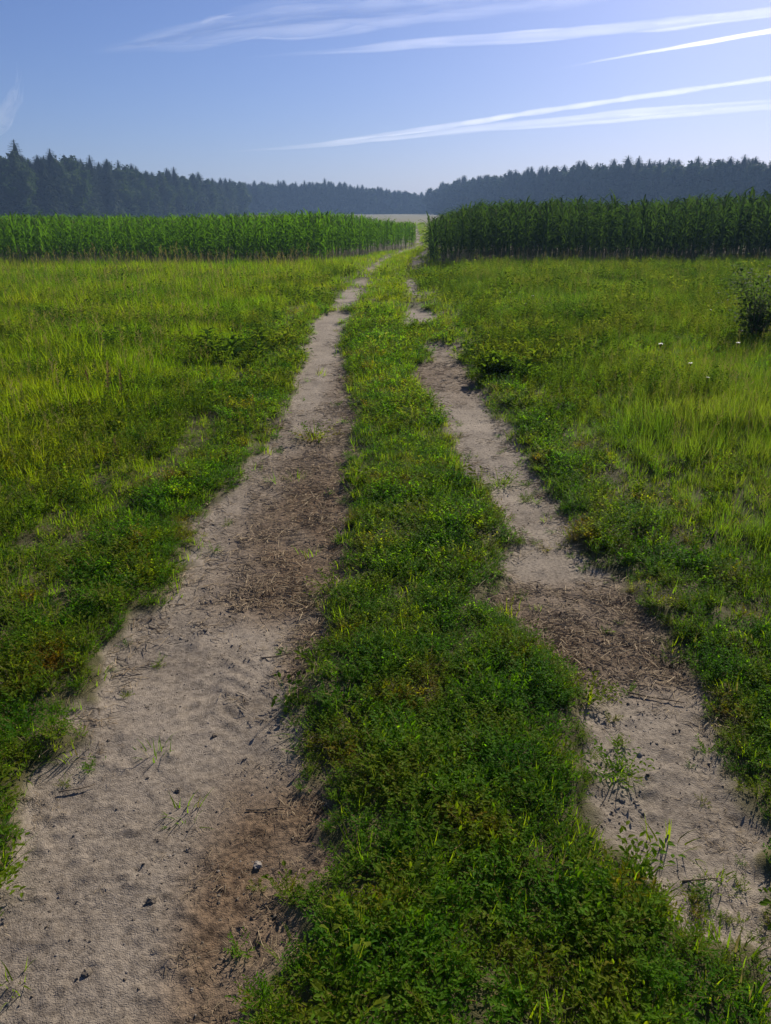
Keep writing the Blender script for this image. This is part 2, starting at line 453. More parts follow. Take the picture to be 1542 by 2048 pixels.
def rut_gap(x, y):
    """distance outside the nearest rut edge"""
    return -np.maximum(rut_d(x, y, LL, LR), rut_d(x, y, RL, RR))

def on_strip(x, y): return (x > edge(LR, y) - .02) & (x < edge(RL, y) + .02)

# --- knotgrass sprigs
def knot_mesh(k):
    r = random.Random(100 + k); b = MB()
    for s in range(13):
        az = r.uniform(0, 6.283); ln = r.uniform(.06, .14); rise = r.uniform(.1, 1.0)
        d = Vector((math.cos(az) * math.cos(rise), math.sin(az) * math.cos(rise), math.sin(rise)))
        p = Vector((r.uniform(-.03, .03), r.uniform(-.03, .03), 0)); pts = [p.copy()]
        nn = r.randint(8, 12)
        for j in range(nn):
            d = (d + Vector((r.uniform(-.12, .12), r.uniform(-.12, .12), r.uniform(-.02, .10)))).normalized()
            p = p + d * ln / nn; pts.append(p.copy())
            if j < 1: continue
            a2 = az + (1.0 if j % 2 else -1.0) * r.uniform(.5, 1.4)
            ld = Vector((math.cos(a2), math.sin(a2), r.uniform(.1, 1.0)))
            L = r.uniform(.014, .024)
            if k < 4: b.leaf(p, ld, (0, 0, 1), L, L * r.uniform(.36, .5), r.uniform(0, .4))
            else: b.dleaf(p, ld, (0, 0, 1), L * 1.2, L * .55)
        sd = Vector((-math.sin(az), math.cos(az), 0)) * .0009
        b.strip([q - sd for q in pts[::3]], [q + sd for q in pts[::3]], 1)
    return b.mesh('knotgrass_sprig', [M['knot'], M['knot_stem']])
knot_src = [src('knotgrass_sprig', knot_mesh(k)) for k in range(6)]

def tuft_mesh(seed, n, h0, h1, w, spread, lean, curve, mats, dry=0., heads=0, seg=3):
    r = random.Random(seed); b = MB()
    for s in range(n):
        a = r.uniform(0, 6.283); q = spread * math.sqrt(r.random())
        b.blade((q * math.cos(a), q * math.sin(a), -.01), a + r.uniform(-.9, .9), r.uniform(h0, h1), abs(r.gauss(0, lean)), w * r.uniform(.7, 1.3), r.uniform(.1, curve), seg, 1 if r.random() < dry else 0)
    for s in range(heads):
        a = r.uniform(0, 6.283); h = h1 * r.uniform(1.1, 1.55); ln = abs(r.gauss(0, lean * .6))
        p0 = Vector((spread * .5 * math.cos(a), spread * .5 * math.sin(a), 0)); d = Vector((math.cos(a) * math.sin(ln), math.sin(a) * math.sin(ln), math.cos(ln)))
        p1 = p0 + d * h; sd = Vector((-math.sin(a), math.cos(a), 0)) * .0011
        b.strip([p0 - sd, p1 - sd], [p0 + sd, p1 + sd], 1)
        for j in range(6):
            t = p0 + d * h * (.72 + .055 * j); aa = r.uniform(0, 6.283)
            b.dleaf(t, Vector((math.cos(aa), math.sin(aa), 1.2)), (math.cos(aa + 1.5), math.sin(aa + 1.5), 0), h * .12, .006, 1)
    return b.mesh('grass_tuft', mats)
short_src = [src('short_grass_tuft', tuft_mesh(200 + k, 22, .03, .085, .0042, .05, .5, 1.0, [M['grass'], M['grass_dry']], .14)) for k in range(4)]
mead_src = [src('meadow_grass_tuft', tuft_mesh(220 + k, 30, .08, .20, .0046, .08, .38, 1.1, [M['grass'], M['grass_dry']], .035, 1 if k > 3 else 0)) for k in range(5)]
tall_src = [src('tall_grass_tuft', tuft_mesh(240 + k, 34, .14, .34, .0048, .09, .30, 1.0, [M['grass_right'], M['grass_dry']], .04, 1 if k > 3 else 0, 4)) for k in range(5)]

def weed_mesh(k):
    """low leafy weed such as clover or young plantain"""
    r = random.Random(300 + k); b = MB()
    for s in range(30):
        az = r.uniform(0, 6.283); L = r.uniform(.016, .034); h = r.uniform(.015, .10)
        p = Vector((math.cos(az), math.sin(az), 0)) * r.uniform(.005, .05); q = p + Vector((math.cos(az) * h * .5, math.sin(az) * h * .5, h))
        sd = Vector((-math.sin(az), math.cos(az), 0)) * .0009
        b.strip([p - sd, q - sd], [p + sd, q + sd])
        b.leaf(q, Vector((math.cos(az), math.sin(az), r.uniform(-.1, .8))), (0, 0, 1), L, L * r.uniform(.45, .7), r.uniform(.1, .5))
    return b.mesh('low_weed', [M['weed']])
weed_src = [src('low_weed', weed_mesh(k)) for k in range(4)]

def stalk_weed(k):
    r = random.Random(350 + k); b = MB()
    for s in range(4):
        a = r.uniform(0, 6.283); p = Vector((r.uniform(-.05, .05), r.uniform(-.05, .05), -.01)); h = r.uniform(.16, .34); d = Vector((math.cos(a) * .25, math.sin(a) * .25, 1)).normalized()
        sd = Vector((-math.sin(a), math.cos(a), 0)) * .0014; b.strip([p - sd, p + d * h - sd * .4], [p + sd, p + d * h + sd * .4])
        n = r.randint(10, 16)
        for j in range(n):
            t = (j + 1) / n; a2 = a + j * 2.4; L = r.uniform(.03, .055) * (1.15 - .5 * t)
            b.leaf(p + d * h * t, Vector((math.cos(a2), math.sin(a2), r.uniform(.1, .9))), (0, 0, 1), L, L * r.uniform(.3, .5), r.uniform(0, .5))
    return b.mesh('stalk_weed', [M['weed']])
stalk_src = [src('stalk_weed', stalk_weed(k)) for k in range(4)]

def build_ground_cover():
    # knotgrass mats: the strip between the ruts and their edges, near the camera
    P, Q, S, I = [], [], [], []
    for y0, y1, dens, sc in ((.6, 3.2, 640, 1.0), (3.2, 6, 430, 1.15), (6, 10, 200, 1.5), (10, 16, 75, 2.0)):
        x, y = sample(y0, y1, dens)
        g = rut_gap(x, y); s = sand_mask(x, y)
        w = np.where(on_strip(x, y), 1.0, np.clip(1.15 - g / (.75 - .03 * y), 0.10, 1))
        ge = -sand_field(x, y)
        w = w * (.7 + .7 * sstep(.34, .5, fbm(x * 2.6, y * 2.6, 2, 77))) * sstep(-.02, .05, ge)
        # stragglers creeping out on the sand
        w = np.maximum(w, .05 * (s > .3) * (g > -.16))
        w = np.maximum(w, .42 * (x > .75) * (x < 1.15) * (y < 1.62) )
        k = (rng.random(len(x)) < w) & ~in_maize(x, y)
        x, y = x[k], y[k]
        sz = .8 * sc * rng.uniform(.55, 1.15, len(x)) * (.6 + .7 * fbm(x * 4.5, y * 4.5, 2, 31)) * (.5 + .5 * sstep(0, .2, -sand_field(x, y)))
        p, r, c = put(x, y, sz, .006, .15)
        P.append(p); Q.append(r); S.append(c); I.append(rng.integers(0, 6, len(x)))
    scatter('knotgrass', np.concatenate(P), np.concatenate(Q), np.concatenate(S), np.concatenate(I), knot_src, 'low leafy knotgrass mat on the strip between the wheel ruts and along their edges', 'knotgrass')
    # short grass, everywhere off the sand
    P, Q, S, I = [], [], [], []
    for y0, y1, dens, sc in ((.6, 4, 200, 1.0), (4, 8, 190, 1.15), (8, 14, 130, 1.5), (14, 24, 55, 2.2), (24, 46, 22, 3.2), (46, 160, 4.0, 4.0)):
        x, y = sample(y0, y1, dens, (lambda y: .56 * y + 2.2) if y0 < 40 else (lambda y: 20 + 0 * y))
        s = sand_mask(x, y); g = rut_gap(x, y)
        w = np.clip(1 - s * 1.2, 0, 1) * np.where(on_strip(x, y), .15 + .6 * sstep(.45, .65, fbm(x * 1.6, y * 1.6, 2, 250)) + .6 * sstep(3.5, 8, y), np.clip(.3 + g * .5, .3, .8))
        w = np.maximum(w, .006 * (s > .4))
        k = (rng.random(len(x)) < w) & ~in_maize(x, y, .3)
        x, y = x[k], y[k]
        p, r, c = put(x, y, sc * rng.uniform(.65, 1.25, len(x)), .004, .15)
        P.append(p); Q.append(r); S.append(c); I.append(rng.integers(0, 4, len(x)))
    scatter('short_grass', np.concatenate(P), np.concatenate(Q), np.concatenate(S), np.concatenate(I), short_src, 'short green grass of the middle strip and the trodden verges', 'grass')
    # left meadow
    P, Q, S, I = [], [], [], []
    for y0, y1, dens, sc in ((1.2, 5, 150, .85), (5, 9, 130, 1.0), (9, 15, 85, 1.25), (15, 24, 48, 1.6), (24, 34, 26, 2.0)):
        x, y = sample(y0, y1, dens)
        g = edge(LL, y) - x
        w = sstep(.25, 1.3, g) * (.35 + .9 * fbm(x * .8, y * .8, 3, 90))
        k = (rng.random(len(x)) < w) & ~in_maize(x, y, -.1)
        x, y, g = x[k], y[k], g[k]
        sz = sc * rng.uniform(.6, 1.2, len(x)) * (.55 + .6 * sstep(.3, 2.0, g)) * (.35 + 1.25 * fbm(x * 1.5, y * 1.5, 3, 93))
        p, r, c = put(x, y, sz, .01, .12)
        P.append(p); Q.append(r); S.append(c); I.append(rng.integers(0, 5, len(x)))
    scatter('meadow_grass', np.concatenate(P), np.concatenate(Q), np.concatenate(S), np.concatenate(I), mead_src, 'yellow green meadow grass in front of the lower maize field', 'grass')
    # right meadow, taller
    P, Q, S, I = [], [], [], []
    for y0, y1, dens, sc in ((1.2, 5, 150, .85), (5, 9, 130, 1.0), (9, 15, 85, 1.25), (15, 24, 48, 1.6), (24, 34, 26, 2.0)):
        x, y = sample(y0, y1, dens)
        g = x - edge(RR, y)
        w = sstep(.2, 1.0, g) * (.4 + .9 * fbm(x * .8, y * .8, 3, 190))
        k = (rng.random(len(x)) < w) & ~in_maize(x, y, -.1)
        x, y, g = x[k], y[k], g[k]
        sz = sc * rng.uniform(.6, 1.2, len(x)) * (.45 + .6 * sstep(.2, 1.5, g)) * (.35 + 1.25 * fbm(x * 1.5, y * 1.5, 3, 193)) * (.72 - .30 * sstep(5, 10, y))
        p, r, c = put(x, y, sz, .01, .12)
        P.append(p); Q.append(r); S.append(c); I.append(rng.integers(0, 5, len(x)))
    scatter('tall_grass', np.concatenate(P), np.concatenate(Q), np.concatenate(S), np.concatenate(I), tall_src, 'tall olive grass with seed heads in front of the taller maize field', 'grass')
    # knee-high leafy weeds
    P, Q, S, I = [], [], [], []
    for y0, y1, dens, sc in ((3, 7, 50, .7), (7, 12, 75, .8), (12, 20, 46, 1.0), (20, 30, 22, 1.25)):
        x, y = sample(y0, y1, dens)
        patch = fbm(x * .55 + 9, y * .55, 3, 220)
        w = np.where(x > edge(RR, y) + .35, sstep(.36, .58, patch) * sstep(3.5, 7, y) + .12, np.where(x < edge(LL, y) - .7, sstep(.46, .62, patch) * .8 + .04, 0))
        k = (rng.random(len(x)) < w) & ~in_maize(x, y, -.1)
        x, y = x[k], y[k]
        p, r, c = put(x, y, sc * rng.uniform(.6, 1.2, len(x)), .005, .15)
        P.append(p); Q.append(r); S.append(c); I.append(rng.integers(0, 4, len(x)))
    scatter('leafy_weeds', np.concatenate(P), np.concatenate(Q), np.concatenate(S), np.concatenate(I), stalk_src, 'knee high leafy weeds standing in patches in the meadows', 'weeds')
    # low broad-leaved weeds in patches
    P, Q, S, I = [], [], [], []
    for y0, y1, dens, sc in ((.8, 4, 90, .75), (4, 9, 85, 1.1), (9, 15, 45, 1.7), (15, 26, 16, 2.4)):
        x, y = sample(y0, y1, dens)
        s = sand_mask(x, y); patch = fbm(x * .9 + 3, y * .9, 3, 120)
        w = (s < .3) * sstep(.46, .62, patch) * np.where(on_strip(x, y), .35, .9)
        k = (rng.random(len(x)) < w) & ~in_maize(x, y)
        x, y = x[k], y[k]
        p, r, c = put(x, y, sc * rng.uniform(.6, 1.3, len(x)), .005, .15)
        P.append(p); Q.append(r); S.append(c); I.append(rng.integers(0, 4, len(x)))
    scatter('low_weeds', np.concatenate(P), np.concatenate(Q), np.concatenate(S), np.concatenate(I), weed_src, 'low broad leaved weeds growing in patches through the meadow grass', 'weeds')
build_ground_cover()

# --- straw, chaff and crumbs of soil lying in the ruts
def straw_mesh(k):
    r = random.Random(400 + k); b = MB()
    for s in range(8):
        a = r.uniform(0, 6.283); L = r.uniform(.012, .045); p = Vector((r.uniform(-.04, .04), r.uniform(-.04, .04), r.uniform(.002, .008)))
        d = Vector((math.cos(a), math.sin(a), r.uniform(-.05, .12))); e = p + d * L; m_ = (p + e) / 2 + Vector((r.uniform(-.0012, .0012), r.uniform(-.0012, .0012), .001))
        w = r.uniform(.0005, .0012)
        b.tube([p, m_, e], [w, w * 1.1, w * .6], 3, 0, False)
    return b.mesh('straw_bits', [M['straw']])
straw_src = [src('straw_bits', straw_mesh(k)) for k in range(5)]

def clod_geo(seed, n=2, amp=.35):
    r = random.Random(seed)
    import bmesh
    bm = bmesh.new(); bmesh.ops.create_icosphere(bm, subdivisions=n, radius=1)
    off = Vector((r.uniform(0, 50), r.uniform(0, 50), r.uniform(0, 50)))
    from mathutils import noise as mn
    for v in bm.verts:
        c = v.co.copy()
        v.co = c * (1 + amp * mn.noise(c * 1.3 + off) + amp * .5 * mn.noise(c * 3.1 + off))
        v.co.z *= .62
    me = bpy.data.meshes.new('clod'); bm.to_mesh(me); bm.free()
    return me
def clod_mesh(k):
    me = clod_geo(500 + k, 1 if k < 4 else 2, .5); me.materials.append(M['clod'] if k < 5 else M['pebble']); return me
clod_src = [src('soil_crumb', clod_mesh(k)) for k in range(6)]

def build_litter():
    P, Q, S, I = [], [], [], []
    for y0, y1, dens in ((.8, 3.5, 900), (3.5, 7.5, 480), (7.5, 13, 120)):
        x, y = sample(y0, y1, dens, lambda y: 1.5 + 0 * y)
        s = sand_mask(x, y); lt = litter_mask(x, y); g = rut_gap(x, y)
        w = np.clip(.02 * s + .95 * lt * s * (.55 + .45 * sstep(2.0, 2.5, y)) + .45 * np.exp(-((g + .02) / .07) ** 2), 0, 1)
        k = rng.random(len(x)) < w
        x, y = x[k], y[k]
        sc = rng.uniform(.5, 1.3, len(x)) * (1 + .10 * y) * (.55 + .45 * sstep(1.9, 2.7, y))
        p, r, c = put(x, y, sc, -.001, .08)
        P.append(p); Q.append(r); S.append(c); I.append(rng.integers(0, 5, len(x)))
    scatter('straw_litter', np.concatenate(P), np.concatenate(Q), np.concatenate(S), np.concatenate(I), straw_src, 'dry brown straw and chaff strewn in the wheel ruts', 'straw')
    P, Q, S, I = [], [], [], []
    for y0, y1, dens in ((.8, 3.5, 2000), (3.5, 8, 600)):
        x, y = sample(y0, y1, dens, lambda y: 1.5 + 0 * y)
        s = sand_mask(x, y)
        k = rng.random(len(x)) < (s > .5) * (.25 + 1.2 * sstep(.45, .7, fbm(x * 5, y * 5, 2, 140)))
        x, y = x[k], y[k]
        sc = .0022 + .0038 * rng.random(len(x)) ** 3 + (rng.random(len(x)) < .03) * .003 + (rng.random(len(x)) < .006) * rng.uniform(.003, .008, len(x))
        p, r, c = put(x, y, sc, sc * .25, .6)
        P.append(p); Q.append(r); S.append(c); I.append(rng.integers(0, 6, len(x)))
    scatter('soil_crumbs', np.concatenate(P), np.concatenate(Q), np.concatenate(S), np.concatenate(I), clod_src, 'crumbs of dry sandy soil and grit in the wheel ruts', 'soil crumbs')
build_litter()

# ------------------------------------------------------------------ maize
def maize_parts(k, H, leafm='maize'):
    r = random.Random(600 + k)
    st, lf, ts = MB(), MB(), MB()
    pts = [(0, 0, -.03)] + [(r.uniform(-.012, .012), r.uniform(-.012, .012), H * .86 * t) for t in (.25, .5, .75, 1)]
    st.tube(pts, [.014, .013, .012, .009, .005], 6)
    n = 13; a0 = r.uniform(0, 3.14)
    for j in range(n):
        t = (j + 1) / n; z = H * (.12 + .74 * t)
        az = a0 + (math.pi if j % 2 else 0) + r.uniform(-.45, .45)
        L = H * (.36 if .2 < t < .85 else .27) * r.uniform(.8, 1.15); wd = .085 * (H / 2.4) * r.uniform(.8, 1.15)
        d = Vector((math.cos(az), math.sin(az), 0)); sd = Vector((-d.y, d.x, 0))
        p = Vector((0, 0, z)); ang = r.uniform(.25, .55); bend = r.uniform(1.2, 2.3) * (1.0 if t < .8 else .6)
        b0 = len(lf.v); seg = 7; tw = r.uniform(-.5, .5)
        for q in range(seg + 1):
            u = q / seg; w = wd * (.45 + 1.1 * u) if u < .35 else wd * (.84) * (1 - ((u - .35) / .65) ** 1.8) + .004
            s2 = (sd * math.cos(tw * u) + Vector((0, 0, 1)) * math.sin(tw * u))
            wave = .012 * math.sin(u * 14 + j)
            lf.v += [tuple(p - s2 * w * .5 + Vector((0, 0, .25 * w + wave))), tuple(p), tuple(p + s2 * w * .5 + Vector((0, 0, .25 * w - wave)))]
            p = p + (d * math.sin(ang) + Vector((0, 0, math.cos(ang)))) * (L / seg); ang += bend / seg
        for q in range(seg):
            i = b0 + 3 * q
            lf.f += [(i, i + 1, i + 4, i + 3), (i + 1, i + 2, i + 5, i + 4)]; lf.m += [0, 0]
    top = Vector(pts[-1])
    ts.tube([top - Vector((0, 0, .05)), top + Vector((0, 0, H * .14))], [.005, .002], 4)
    for j in range(7):
        az = r.uniform(0, 6.283); e = top + Vector((math.cos(az) * .09, math.sin(az) * .09, H * r.uniform(.08, .12)))
        ts.tube([top, (top + e) / 2 + Vector((0, 0, .03)), e], [.003, .004, .002], 3)
    return (st.mesh('maize_stalk', [M['maize_stalk']]), lf.mesh('maize_leaves', [M[leafm]], True), ts.mesh('maize_tassel', [M['tassel']]))
MZ = [maize_parts(k, 2.4) for k in range(5)]
MZ_TALL = [maize_parts(k + 5, 2.4, 'maize_shade_tint') for k in range(5)]

def joined(mes, name):
    v, f, mi, mats = [], [], [], []
    for me in mes:
        o = len(v); v += [tuple(q.co) for q in me.vertices]
        f += [tuple(o + i for i in p.vertices) for p in me.polygons]; mi += [len(mats)] * len(me.polygons); mats.append(me.materials[0])
    return mesh_from(name, v, f, mats, False, mi)
maize_src = [src('maize_plant', joined(p, 'maize_whole')) for p in MZ]
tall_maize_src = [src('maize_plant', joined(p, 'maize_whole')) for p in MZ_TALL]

def left_h(x, y):
    side = sstep(1.5, 24, y - LEFT_Y) * sstep(-6, -1, x - left_edge_x(y) + 0)
    base = .70 + .07 * sstep(-12, -3, x) + (fbm(x * .5, y * .5, 2, 400) - .5) * .16
    return base * (1 - .28 * side)
def right_h(x, y): return (.86 + .07 * sstep(4, 16, x)) * (.80 + .20 * sstep(0, 2.5, x - right_edge_x(y))) + (fbm(x * .4, y * .4, 2, 410) - .5) * .18

def maize_plant(x, y, s, label, group, k, kit=MZ):
    e = ob('maize_plant', None, loc=(x, y, float(ground_z(x, y))), rot=(random.gauss(0, .06), random.gauss(0, .06), random.uniform(0, 6.283)), scl=s)
    e.empty_display_size = .2
    st, lf, ts = kit[k % len(kit)]
    ob('stalk', st, e); ob('leaves', lf, e); ob('tassel', ts, e)
    return tag(e, label, 'maize plant', group)

def build_maize():
    n = 0
    # front rows of the lower field, then its flank along the track
    spots = []
    for row in range(2):
        x = -2.6 - .1 * row
        while x > -20.5:
            spots.append((x + random.gauss(0, .05), LEFT_Y + row * .72 + random.gauss(0, .06), 'f')); x -= random.uniform(.24, .34) if row == 0 else random.uniform(.3, .42)
    y = LEFT_Y + .5
    while y < 56:
        spots.append((float(left_edge_x(y)) + random.gauss(0, .08), y, 's')); y += random.uniform(.35, .55)
    for i, (x, y, w) in enumerate(spots):
        s = float(left_h(x, y)) * random.uniform(.84, 1.1)
        if w == 'f': lab, gr = 'green maize plant in the front rows of the lower field beside the meadow', 'front rows of the lower maize field'
        else: lab, gr = 'low maize plant on the flank of the lower field facing the bend of the track', 'flank of the lower maize field along the track'
        if i == 0: lab, gr = 'maize plant on the near corner of the lower field, next to the track', None
        maize_plant(x, y, s, lab, gr, i)
    spots = []
    for row in range(2):
        x = 1.85 + .1 * row
        while x < 19.5:
            spots.append((x + random.gauss(0, .05), RIGHT_Y + row * .72 + random.gauss(0, .06), 'f')); x += random.uniform(.26, .36) if row == 0 else random.uniform(.32, .46)
    y = RIGHT_Y + .5
    while y < 48:
        spots.append((float(right_edge_x(y)) + random.gauss(0, .08), y, 's')); y += random.uniform(.4, .6)
    for i, (x, y, w) in enumerate(spots):
        s = float(right_h(x, y)) * random.uniform(.84, 1.1)
        if w == 'f': lab, gr = 'tall dark maize plant in the front rows of the taller field', 'front rows of the taller maize field'
        else: lab, gr = 'tall maize plant on the flank of the taller field that shades the track', 'flank of the taller maize field along the track'
        if i == 0: lab, gr = 'tall maize plant on the near corner of the taller field, right beside the track', None
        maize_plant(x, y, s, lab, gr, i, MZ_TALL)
    # the rest of both fields
    for nm, ed, y0, sgn, hf, lb in (('maize_crop', left_edge_x, LEFT_Y + 1.5, -1, left_h, 'dense green maize crop filling the lower field behind its front rows'),
                                    ('tall_maize_crop', right_edge_x, RIGHT_Y + 1.5, 1, right_h, 'dense dark maize crop filling the taller field behind its front rows')):
        X, Y = [], []
        y = y0
        while y < 75:
            x0 = float(ed(y)) + sgn * .5; wid = .62 * y + 3
            xs = np.arange(0, wid + abs(x0), .27 if y < 45 else .5)
            xs = x0 + sgn * (xs + rng.normal(0, .05, len(xs)))
            X.append(xs); Y.append(y + rng.normal(0, .07, len(xs))); y += .75
        x = np.concatenate(X); y = np.concatenate(Y)
        k = np.abs(x) < .62 * y + 3; x, y = x[k], y[k]
        p, r, c = put(x, y, hf(x, y) * rng.uniform(.85, 1.1, len(x)), 0, .05)
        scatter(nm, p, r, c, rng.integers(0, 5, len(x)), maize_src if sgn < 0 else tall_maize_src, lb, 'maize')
build_maize()

# ------------------------------------------------------------------ trees
def spruce(k, H=18., wide=.17, bare=.12):
    r = random.Random(700 + k); t, c = MB(), MB()
    t.tube([(0, 0, -.4), (.05, 0, H * .4), (0, .05, H * .8), (0, 0, H * .93)], [H * .014, H * .010, H * .005, .02], 7)
    seg = 9
    for i in range(12):
        u0, u1 = i / 12, (i + 1) / 12
        for j in range(seg):
            P4 = []
            for uu, jj in ((u0, j), (u0, j + 1), (u1, j + 1), (u1, j)):
                rr = (H * wide * (1 - uu) ** .52 * .62) * (1 + .3 * math.sin(jj % seg * 2.3 + uu * 23)) + .05; aa = 6.283 * (jj % seg) / seg
                P4.append((math.cos(aa) * rr, math.sin(aa) * rr, H * (bare + (1 - bare) * uu * .97)))
            c.face(P4)
    lev = 44; gap = r.uniform(.02, .08)
    for i in range(lev):
        u = (i / (lev - 1)) ** .85; z = H * (bare + (1 - bare) * u * .985)
        rad = H * wide * ((1 - u) ** .52) * r.uniform(.75, 1.2) + .6
        nb = 9 if u < .75 else 6
        for j in range(nb):
            if r.random() < gap: continue
            az = 6.283 * (j + r.uniform(-.4, .4)) / nb + i * .7
            d = Vector((math.cos(az), math.sin(az), 0)); L = rad * r.uniform(.7, 1.15)
            dr = r.uniform(.2, .6) * (1 - u * .7); up = .25 * u * u
            base = Vector((0, 0, z)); sd = Vector((-d.y, d.x, 0))
            for q in range(5):
                f0 = .15 + .17 * q; f1 = f0 + r.uniform(.22, .30)
                a = base + d * L * f0 + Vector((0, 0, -dr * L * f0 ** 1.5 + up * L * f0))
                b = base + d * L * f1 + Vector((0, 0, -dr * L * f1 ** 1.5 + up * L * f1 - r.uniform(0, .10) * L))
                w = L * (.30 - .22 * abs(f0 - .35)) * r.uniform(.7, 1.2)
                sg = 1 if q % 2 else -1
                c.face([a, a + sd * w * .7 * sg + d * w * .4 - Vector((0, 0, w * .45)), b + sd * w * .2 * sg, b - sd * w * .3 * sg - Vector((0, 0, w * .25))])
    for j in range(8):
        az = 6.283 * j / 8; c.face([(0, 0, H * .96), (math.cos(az) * .18, math.sin(az) * .18, H * .965), (0, 0, H * 1.01)])
    return t.mesh('spruce_trunk', [M['bark']], True), c.mesh('spruce_crown', [M['needle']])

def broadleaf(k, H=18., wide=.26, bare=.2, leaf=None, n=2400):
    r = random.Random(800 + k); t, c = MB(), MB()
    lean = (r.uniform(-.3, .3), r.uniform(-.3, .3))
    t.tube([(0, 0, -.4), (lean[0] * .4, lean[1] * .4, H * .35), (lean[0], lean[1], H * .7), (lean[0], lean[1], H * .93)], [H * .018, H * .013, H * .007, .03], 7)
    lobes = []
    for i in range(13):
        u = (i + .5) / 13; z = H * (bare + (1 - bare) * u * .92)
        prof = math.sin(min(1, (u * .92 + .12)) * math.pi) ** .6
        az = i * 2.4 + r.uniform(-.5, .5); q = H * wide * prof * r.uniform(.25, .62)
        lc = Vector((math.cos(az) * q, math.sin(az) * q, z)); lr = H * wide * prof * r.uniform(.42, .7) + .5
        lobes.append((lc, lr))
        t.tube([(lean[0] * u, lean[1] * u, z - H * .1), (lc + Vector((0, 0, z - H * .05))) / 2 + Vector((0, 0, -H * .0)) if False else (lc.x * .5, lc.y * .5, z - H * .04), tuple(lc)], [H * .005, H * .0035, .03], 4)
    for lc, lr in lobes:
        cm = clod_geo(int(lr * 1000) + k, 1, .35)
        bb = len(c.v); c.v += [tuple(lc + Vector((q.co.x, q.co.y, q.co.z * 1.35)) * lr * .72) for q in cm.vertices]
        for q in cm.polygons: c.f.append(tuple(bb + w for w in q.vertices)); c.m.append(0)
        bpy.data.meshes.remove(cm)
    tot = sum(l[1] ** 2 for l in lobes)
    for lc, lr in lobes:
        for j in range(int(n * lr * lr / tot)):
            v = Vector((r.gauss(0, 1), r.gauss(0, 1), r.gauss(0, 1))).normalized() * lr * (r.random() ** .4) * r.uniform(.8, 1.12)
            v.z *= .85; p = lc + v
            d = Vector((r.gauss(0, 1), r.gauss(0, 1), r.gauss(0, 1) - .4)).normalized(); s = r.uniform(.25, .6)
            c.dleaf(p, d, Vector((r.gauss(0, 1), r.gauss(0, 1), r.gauss(0, 1))), s * 1.5, s)
    return t.mesh('broadleaf_trunk', [M['bark']], True), c.mesh('broadleaf_crown', [leaf or M['tree_leaf']])

SP = [spruce(k, 18, (.15, .19, .13, .17, .21)[k], (.10, .14, .08, .2, .12)[k]) for k in range(5)]
BL = [broadleaf(k, 18, (.24, .30, .20, .27)[k], (.16, .12, .2, .15)[k]) for k in range(4)]
tree_src = [src('wood_tree', joined(p, 'wood_tree')) for p in SP + BL]

def tree(kind, x, y, h, label, group, k):
    parts = SP[k % 5] if kind == 's' else BL[k % 4]
    e = ob('spruce_tree' if kind == 's' else 'broadleaf_tree', None, loc=(x, y, float(terrain(x, y)) - .1), rot=(0, 0, random.uniform(0, 6.283)),
           scl=(h / 18 * random.uniform(.85, 1.15), h / 18 * random.uniform(.85, 1.15), h / 18))
    ob('trunk', parts[0], e); ob('crown', parts[1], e)
    return tag(e, label, 'tree', group)

# skylines of the woods: (x, y, height above the eye-level datum z=0) along each edge
LEFT_SKY = [(-100, 180, 17.2), (-93, 188, 17.4), (-86, 190, 17.8), (-83, 205, 18.2), (-80, 218, 18.2), (-79, 235, 18.4), (-75, 265, 18.0), (-70, 300, 18.6), (-65, 340, 18.0), (-63, 365, 18.2)]
MID_SKY = [(x, y, z + 1.0) for x, y, z in [(-88, 420, 20.0), (-70, 440, 20.4), (-50, 458, 21.0), (-34, 470, 22.2), (-15, 485, 20.0), (5, 500, 18.6), (27, 520, 16.6), (45, 530, 16.4)]]
RIGHT_SKY = [(x, y, z + 1.3) for x, y, z in [(29, 470, 19.0), (33, 455, 21.2), (40, 425, 21.4), (52, 385, 21.2), (65, 345, 21.4), (76, 315, 21.3), (84, 298, 21.8), (95, 280, 20.2), (105, 262, 19.3), (114, 250, 19.0), (128, 240, 19.0), (145, 232, 19)]]
def along(poly, step):
    """points along an edge, with the height of the skyline there"""
    a = np.array(poly, float); d = np.hypot(np.diff(a[:, 0]), np.diff(a[:, 1])); c = np.concatenate([[0], np.cumsum(d)])
    s = np.arange(0, c[-1], step); s = s + rng.uniform(-.35, .35, len(s)) * step
    return np.stack([np.interp(s, c, a[:, k]) for k in range(3)], -1), c[-1]

